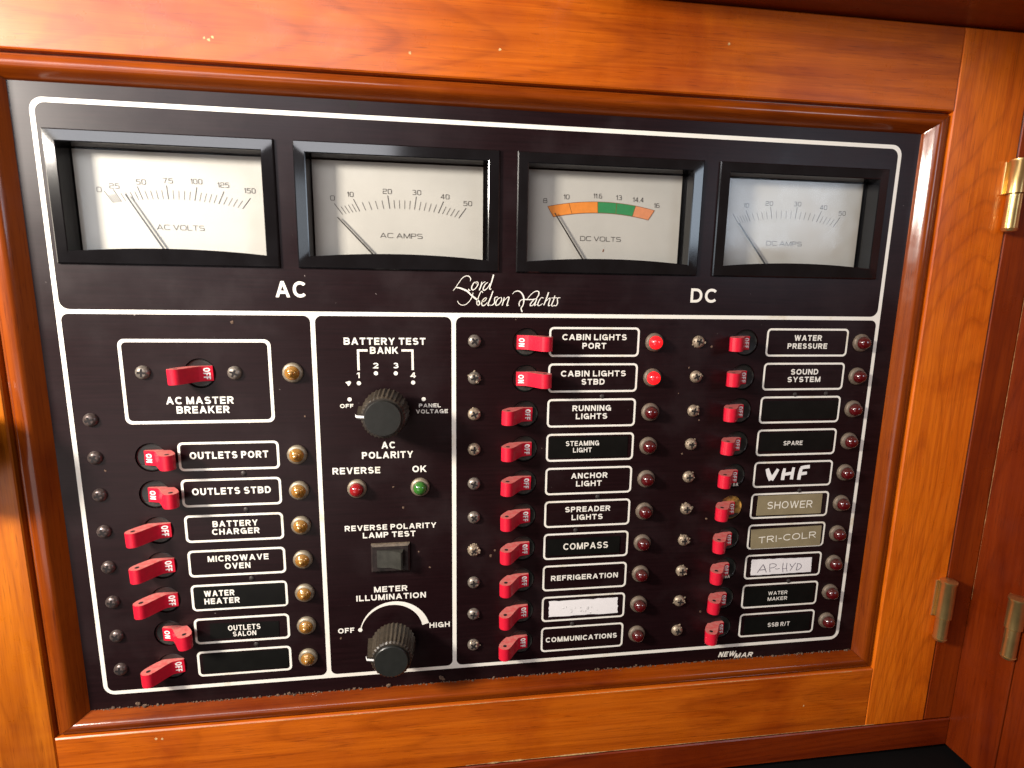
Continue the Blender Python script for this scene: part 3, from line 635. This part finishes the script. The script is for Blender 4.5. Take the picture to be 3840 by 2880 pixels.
# ---------------------------------------------------------------- breakers
endarc = []
for k in range(15):
    a = math.radians(35 + 150 * k / 14); rr = 3.3 + (.16 if k % 2 else 0); endarc.append((-9.2 + rr * math.cos(a), 7.5 + rr * math.sin(a) * .95))
def togprof(e): return [(e - .1, -2.0), (e, .3 if e > 4 else .75), (-.6, 1.5), (-1.6, 2.5), (-3.4, 5.0), (-5.2, 7.7), (-6.0, 8.8)] + endarc + [(-12.1, 5.8), (-10.4, 3.2), (-8.4, .9), (-7.0, -.4), (-6.4, -2.0)]
def toggle_mesh(on, e):
    b = MB(); pts = [(-x if on else x, z) for x, z in togprof(e)]; b.xprism(pts, -3.6, 3.6)
    return b.mesh('toggle', M['toggle'], 40)
def onoff(on, sh):
    # letters run down the strip, wrapped onto its sloping shoulder
    s_ = -1 if on else 1; L = 4.4 if on else 5.6
    mb = MB(); letters(mb, 'ON' if on else 'OFF', 0, L, 0, 2.9, .2, z=0)
    vs = []
    for (x, y, z) in mb.v:
        px = .45 - y - sh if not on else -3.5 - y
        vs.append((px, x - L / 2, 1.5 - 1.2 * (px * s_ + .6) / 5.0 + .07 + z))
    mb.v = vs; return mb.mesh('lettering', M['white'], 30, up=True)
TM = {'on': toggle_mesh(True, 4.4), 'off': toggle_mesh(False, 4.4), 'short': toggle_mesh(False, 2.3)}
OM = {'on': onoff(True, 0), 'off': onoff(False, 0), 'short': onoff(False, 1.55)}
M['ledge'] = simple('dusty_breaker_ledge', (.035, .033, .028), .5, 0, .6, 500)
def face_mesh(mat):
    b = MB(); b.lathe([(0, -6), (RH - .15, -6), (RH - .15, -.9), (RH - .6, -.55), (RH - .9, -.9), (4.6, -1.1), (0.01, -1.1)], 32)
    b.mi = 1; P = [(6.3 * math.cos(math.radians(a)), 6.3 * math.sin(math.radians(a))) for a in range(38, 143, 8)]; b.prism(P, -1.2, -.35)
    return b.mesh('breaker_face', [mat, M['ledge']], 25)
FM = face_mesh(M['breaker']); FMB = face_mesh(M['burnt'])
b = MB(); b.flat(circ(0, 0, 1.05, 14), 0); b.v = [(x, -3.63, y) for x, y, z in b.v]; KM = b.mesh('lock_hole', M['hole'], 30)
def breaker(x, y, on, label, small=None, burnt=False, off=-.6, short=False):
    kd = 'on' if on else 'short' if short else 'off'
    t = thing('breaker_switch', label, 'breaker', (x, y, 0), 'red toggle breakers on the panel')
    f = link('breaker_face', FMB if burnt else FM, t)
    if burnt: f['label'] = 'scorched yellowish breaker face'
    tg = link('toggle', TM[kd], t, (off, 0, 0)); tg.rotation_euler = (0, random.uniform(-.03, .03), 0); tg.delta_rotation_euler = (0, 0, 0)
    link('lettering', OM[kd], tg); link('lock_hole', KM, tg, ((9.2 if on else -9.2), 0, 7.6))
    if small:
        lettering([(small, .2, 3.4, 6.1, 1.9)], f, 'emboss', None, None, z=-.3)
    return t
breaker(58.4, 118.8, False, 'red breaker switched OFF inside the AC MASTER BREAKER box', off=1.6)
for i, y in enumerate(ROWA):
    on = i in (0, 1, 5)
    nm = AN[i] if i < 6 else 'lowest blank box of the AC side'
    breaker(XA, y, on, 'red breaker switched %s left of the %s%s' % ('ON' if on else 'OFF', nm, ' label' if i < 6 else ''), off=1.6)
for i, y in enumerate(ROWD):
    on = i < 2
    breaker(XL, y + .2, on, 'red breaker switched %s left of the %s%s' % ('ON' if on else 'OFF', LN[i], '' if i == 8 else ' label'))
for i, y in enumerate(ROWD):
    nm = RN[i] + ' label' if i != 2 else 'blank box below SOUND SYSTEM'
    breaker(XR, y + .2, False, 'red breaker switched OFF left of the ' + nm + (', its socket scorched' if i == 5 else ''), {4: '5A', 7: '5A'}.get(i), i == 5, short=True)

# ---------------------------------------------------------------- pilot lights
def lat(nm, prof, mat, n=28, ang=30):
    b = MB(); b.lathe(prof, n); return b.mesh(nm, mat, ang)
COLL = [(0, -.5), (4.9, -.5), (4.9, .9), (4.6, 1.5), (3.9, 2.0), (3.55, 2.05), (3.45, 1.6)]
CM = lat('collar', COLL, M['collar']); CMD = lat('collar', COLL, M['collardc'])
AM = lat('lens', [(0, .5), (3.5, .5), (3.5, 2.3), (3.2, 2.7), (3.0, 2.75), (2.95, 3.2), (2.6, 3.5), (2.35, 3.55), (2.25, 4.0), (1.8, 4.4), (1.5, 4.5), (1.0, 5.2), (.45, 5.6), (0.02, 5.7)], M['amber'], 28, 25)
dome = [(0, .5), (3.45, .5), (3.45, 2.6)] + [(3.45 * math.cos(math.radians(a)), 2.6 + 3.2 * math.sin(math.radians(a))) for a in range(12, 90, 12)] + [(.02, 5.8)]
DM = {k: lat('lens', dome, M[k], 28, 60) for k in ('redlens', 'redlit', 'redlens2', 'greenlens')}
def light(x, y, cm, lm, label, group):
    t = thing('pilot_light', label, 'indicator light', (x, y, 0), group)
    c = link('collar', cm, t); c.rotation_euler = (0, random.uniform(0, 6), 0); link('lens', lm, t); return t
light(101, 118.6, CM, AM, 'amber pilot light right of the AC MASTER BREAKER box', 'amber pilot lights of the AC side')
for i, y in enumerate(ROWA): light(101, y + .1, CM, AM, 'amber pilot light right of the %s' % (AN[i] + ' label' if i < 6 else 'lowest blank box of the AC side'), 'amber pilot lights of the AC side')
light(129.5, 179.0, CM, DM['redlens2'], 'red pilot light under the word REVERSE', 'polarity pilot lights')
light(161.5, 179.2, CM, DM['greenlens'], 'green pilot light under the word OK', 'polarity pilot lights')
for i, y in enumerate(ROWD):
    light(284.5, y, CMD, DM['redlit' if i < 2 else 'redlens'], '%s red pilot light right of the %s' % ('glowing' if i < 2 else 'unlit', LN[i] + ('' if i == 8 else ' label')), 'red pilot lights of the DC side')
for i, y in enumerate(ROWD):
    light(405.0, y, CMD, DM['redlens'], 'unlit red pilot light right of the ' + (RN[i] + ' label' if i != 2 else 'blank box below SOUND SYSTEM'), 'red pilot lights of the DC side')

# ---------------------------------------------------------------- screws and rivets
SP = [(0, -.4), (3.35, -.4), (3.35, .25), (3.15, .95), (2.6, 1.6), (2.0, 1.95), (1.9, 2.02), (.02, 2.04)]
SM = {k: lat('head', SP, M[k], 24, 40) for k in ('brownscrew', 'steel', 'pale')}
b = MB()
pl = [(-.5, -1.9), (.5, -1.9), (.5, -.5), (1.9, -.5), (1.9, .5), (.5, .5), (.5, 1.9), (-.5, 1.9), (-.5, .5), (-1.9, .5), (-1.9, -.5), (-.5, -.5)]
b.flat(pl, 2.07); XM = b.mesh('cross_slot', M['hole'], 30, up=True)
def screw(x, y, kind, label, group, crust=0):
    t = thing('panel_screw', label, 'screw', (x, y, 0), group)
    h = link('head', SM[kind], t); h.rotation_euler = (0, random.uniform(0, 3), 0)
    c = link('cross_slot', XM, t); c.rotation_euler = (0, random.uniform(-.5, .9), 0)
    if crust:
        m_ = MB()
        for k in range(crust * 2):
            a = random.gauss(-1.2, 1.2); r = random.uniform(1.6, 3.7); m_.blob(r * math.cos(a), r * math.sin(a), random.uniform(.15, .6) if r > 3.2 else 2.0 - .35 * max(0, r - 1.8), random.uniform(.35, .75), .45)
        link('corrosion', m_.mesh('corrosion', M['crust'], 60), t)
gA, gL, gR = 'screws down the left edge of the panel', 'screws left of the middle breakers', 'corroded screws between the DC columns'
screw(8.4, 140.8, 'brownscrew', 'dark screw at the left edge, level with the bottom of the AC MASTER box', gA)
for i, y in enumerate(ROWA): screw(8.4, y - .6, 'brownscrew', 'dark screw at the left edge of the panel, level with the %s' % (AN[i] + ' label' if i < 6 else 'lowest blank box'), gA)
screw(33.3, 118.2, 'steel', 'bright screw left of the AC MASTER breaker', 'screws of the AC master breaker'); screw(74.2, 118.6, 'steel', 'bright screw right of the AC MASTER breaker', 'screws of the AC master breaker')
for i, y in enumerate(ROWD): screw(189.6, y - .3, 'pale' if i in (2, 3, 6) else 'steel', 'screw left of the %s breaker%s' % (LN[i], ', thickly crusted' if i == 6 else ''), gL, [0, 4, 1, 1, 0, 0, 16, 1, 1, 3][i])
for i, y in enumerate(ROWD): screw(309.2, y - .3, 'pale', 'corroded screw left of the %s breaker' % (RN[i] if i != 2 else 'third-row blank'), gR, [4, 4, 5, 3, 5, 8, 8, 3, 4, 4][i])
b = MB(); b.lathe([(0, -.3), (1.25, -.3), (1.25, .3), (.9, .6), (.02, .7)], 16); RV = b.mesh('panel_rivet', M['rivet'], 35)
for x, y, l in [(74.8, 169.3, 'below the OUTLETS PORT label'), (74.8, 188.3, 'below the OUTLETS STBD label'), (75, 225.9, 'below the MICROWAVE OVEN label'), (75, 263.5, 'below the OUTLETS SALON label'), (257.4, 132.2, 'below the CABIN LIGHTS STBD label'), (257.4, 188.3, 'below the ANCHOR LIGHT label'), (245.7, 207.4, 'below the SPREADER LIGHTS label'), (245.8, 264.2, 'below the smeared white tape'), (368.5, 132.3, 'below the SOUND SYSTEM label, left one'), (387.4, 132.0, 'below the SOUND SYSTEM label, right one'), (377.8, 189.0, 'below the VHF label'), (377.2, 245.7, 'below the AP-HYD tape')]:
    thing('panel_rivet', 'small dull rivet ' + l, 'rivet', (x, y, 0), 'small rivets between the label boxes', RV)

# ---------------------------------------------------------------- knobs and rocker
def knob(x, y, ang, label):
    t = thing('rotary_knob', label, 'knob', (x, y, 0), 'fluted black knobs in the middle column')
    b = MB(); b.lathe([(0, -.5), (5.5, -.5), (5.5, 2.5), (3.2, 2.5), (3.2, 7)], 20); link('shaft', b.mesh('shaft', M['hole']), t)
    b = MB(); b.lathe([(3, 6.6), (11.3, 6.6), (11.6, 7.0), (11.0, 15.0), (10.4, 20.6), (9.4, 21.4), (8.6, 21.5)], 64, flute=(1, 4, .055)); link('fluted_skirt', b.mesh('fluted_skirt', M['knobdust'], 18), t)
    b = MB(); b.lathe([(8.55, 21.2), (8.55, 22.6), (8.2, 23.0), (.02, 23.05)], 40); link('cap', b.mesh('cap', M['knobcap']), t)
    p = MB(); p.add([(-13.4, -1.6, 6.6), (-13.4, 1.6, 6.6), (-8.8, 2.4, 6.6), (-8.8, -2.4, 6.6), (-12.0, -1.1, 21.2), (-12.0, 1.1, 21.2), (-8.7, 1.7, 21.4), (-8.7, -1.7, 21.4)], [(0, 1, 2, 3), (4, 5, 6, 7), (0, 1, 5, 4), (1, 2, 6, 5), (2, 3, 7, 6), (3, 0, 4, 7)])
    pn = link('pointer', p.mesh('pointer', M['knobdust'], 20), t); pn.rotation_euler = (0, ang, 0)
    p = MB(); p.add([(-12.2, -.55, 21.35), (-12.2, .55, 21.35), (-8.75, .55, 21.6), (-8.75, -.55, 21.6), (-12.9, -.6, 19.2), (-12.9, .6, 19.2)], [(0, 1, 2, 3), (0, 1, 5, 4)])
    link('white_mark', p.mesh('white_mark', M['white'], 30), pn)
knob(145.6, 137.0, math.radians(4), 'black fluted knob above the words AC POLARITY')
knob(146.6, 263.2, math.radians(6), 'black fluted knob below the METER ILLUMINATION arc')
rk = thing('rocker_switch', 'small black rocker switch under the words REVERSE POLARITY LAMP TEST', 'rocker switch', (145.6, 217.3, 0))
b = MB(); b.box(-10, -7.6, -.5, 10, 7.9, 2.6, .9); link('housing', b.mesh('housing', M['rockerdust'], 40), rk)
b = MB(); b.xprism([(-6.9, 1.5), (-6.9, 3.0), (0, 3.9), (5.6, 6.6), (6.4, 6.2), (6.9, 1.5)], -4.8, 4.8); link('rocker', b.mesh('rocker', M['rockerm'], 25), rk)

# ---------------------------------------------------------------- stuck-on label tapes
def tape(pts, mat, label, items=(), tmat='print', z=.32, rough=0, **kw):
    x0, y0 = pts[0]; P = []
    n = 1 if not rough else 14
    for i in range(4):
        a, c = pts[i], pts[(i + 1) % 4]
        for k in range(n): P.append((a[0] + (c[0] - a[0]) * k / n + random.uniform(-rough, rough), a[1] + (c[1] - a[1]) * k / n + random.uniform(-rough, rough)))
    b = MB(); b.prism([(x - x0, y - y0) for x, y in P], .05, z)
    t = thing('label_tape', label, 'label', (x0, y0, 0), 'tape labels stuck inside the printed boxes', b.mesh('label_tape', M[mat], 30))
    if items: lettering([(s_, a - x0, c - x0, yb - y0, cp) for s_, a, c, yb, cp in items], t, tmat, z=z + .04, **kw)
    return t
def rect(x0, y0, x1, y1): return [(x0, y0), (x1, y0), (x1, y1), (x0, y1)]
tape(rect(46.9, 229.3, 90.9, 241.4), 'tapeblack', 'black tape lettered WATER HEATER', [('WATER', 51.5, 66.2, 234.6, 3.2), ('HEATER', 51.4, 68.5, 238.9, 3.2)])
tape([(53.0, 250.0), (87.0, 251.0), (86.7, 259.6), (52.6, 258.6)], 'tapeblack', 'short black tape lettered OUTLETS SALON', [('OUTLETS', 61.7, 77.7, 254.6, 3.0), ('SALON', 63.8, 75.4, 258.0, 2.7)], wt=.17)
tape(rect(48.0, 267.6, 90.6, 278.3), 'tapeblack', 'blank black tape in the lowest box of the AC side')
tape(rect(229.6, 154.2, 272.8, 165.6), 'tapeblack', 'black tape lettered STEAMING LIGHT', [('STEAMING', 238.5, 256.8, 159.0, 2.7), ('LIGHT', 242.6, 252.9, 162.7, 2.6)], wt=.17)
tape(rect(229.7, 212.0, 271.2, 221.7), 'tapeblack', 'black tape embossed COMPASS', [('COMPASS', 239.0, 264.5, 218.5, 3.8)], 'emboss', z=.5, wt=.17)
wt = tape([(232.0, 249.4), (271.9, 249.6), (272.2, 259.0), (232.1, 258.9)], 'tapewhite', 'ragged white tape with its writing smeared away', rough=.25)
b = MB()
for k in range(16): b.blob(random.uniform(8, 32), random.uniform(4, 9.2), .33, random.uniform(.25, .9), .1)
link('smear', b.mesh('smear', M['smear'], 60), wt)
tape(rect(349.9, 136.0, 395.4, 146.4), 'tapeblack', 'blank black tape in the box below SOUND SYSTEM')
tape(rect(350.4, 154.2, 394.6, 164.8), 'tapeblack', 'black tape with the small word SPARE', [('SPARE', 364.5, 376.2, 161.6, 2.5)], wt=.17)
tape([(352.5, 191.4), (392.5, 191.3), (392.7, 203.4), (352.3, 203.2)], 'tapegrey', 'olive grey metallic tape stamped SHOWER', [('SHOWER', 358.4, 386.7, 199.5, 4.4)], 'emboss', z=.45, wt=.13, jitter=.12)
tape([(350.1, 211.9), (394.4, 211.2), (394.7, 223.5), (350.9, 223.7)], 'tapegrey', 'olive grey metallic tape stamped TRI-COLR', [('TRI-COLR', 355.3, 391.5, 220.6, 4.0)], 'emboss', z=.45, wt=.13, rot=math.radians(-3.4), jitter=.12)
ap = tape([(352.3, 230.7), (390.6, 231.3), (391.0, 240.4), (352.5, 240.7)], 'tapewhite', 'white tape with AP-HYD written in marker', rough=.15)
b = MB()
kz = .030347 * 300 / 500    # reference scale for the handwriting
HW = [[(280, 690), (330, 600), (420, 440)], [(420, 440), (480, 570), (525, 690)], [(320, 615), (410, 605), (490, 600)], [(600, 425), (605, 560), (625, 680)], [(600, 440), (690, 420), (775, 455), (760, 510), (690, 545), (620, 555)], [(760, 580), (820, 590), (880, 570)], [(965, 400), (960, 560), (985, 690)], [(1070, 400), (1065, 550), (1095, 670)], [(950, 585), (1010, 580), (1080, 575)], [(1150, 430), (1180, 490), (1220, 530)], [(1310, 400), (1240, 520), (1175, 650)], [(1360, 420), (1360, 520), (1345, 630)], [(1360, 430), (1430, 440), (1480, 500), (1450, 580), (1380, 630), (1345, 630)]]
for k, st in enumerate(HW):
    q = smooth_line([(4.2 + (x - 280) * .0232, 2.35 + (y - 400) * .0205 + (x - 280) * .0009) for x, y in st], 4)
    b.ribbon(q, .5 if k < 3 else .38, .36 + .004 * k)
link('handwriting', b.mesh('handwriting', M['pen'], 30, up=True), ap)
tape(rect(350.2, 248.6, 394.4, 260.2), 'tapeblack', 'black tape with the small words WATER MAKER', [('WATER', 364.9, 377.2, 254.0, 2.3), ('MAKER', 364.9, 377.4, 257.7, 2.3)], wt=.17)
tape(rect(351.6, 268.0, 394.2, 278.6), 'tapeblack', 'black tape with the small letters SSB R/T', [('SSB R/T', 366.7, 381.0, 275.0, 2.7)], wt=.18)

# ---------------------------------------------------------------- dust along the lower ledge
b = MB()
for k in range(620):
    x = random.uniform(-7, 424); b.blob(x, IY1 - random.uniform(-.7, .6) , random.uniform(0, .5), random.uniform(.15, .55) * (1.0 if random.random() < .9 else 1.8))
for x, y, r in [(171.5, 291.8, 1.6), (173, 292.3, 1.3), (143, 294, 1.3), (15, 293, 1.3), (17.6, 294.2, 1.5), (90, 294, .9), (96, 294.2, .8), (285, 293.6, .8), (262, 294, .7)]:
    for k in range(4): b.blob(x + random.uniform(-.8, .8), y + random.uniform(-.5, .5), .6, r * random.uniform(.5, .9))
d = bpy.data.objects.new('dust', b.mesh('dust', M['dust'], 60)); COL.objects.link(d); d['label'] = 'grey dust and crumbs along the foot of the panel'; d['category'] = 'dust'; d['kind'] = 'stuff'
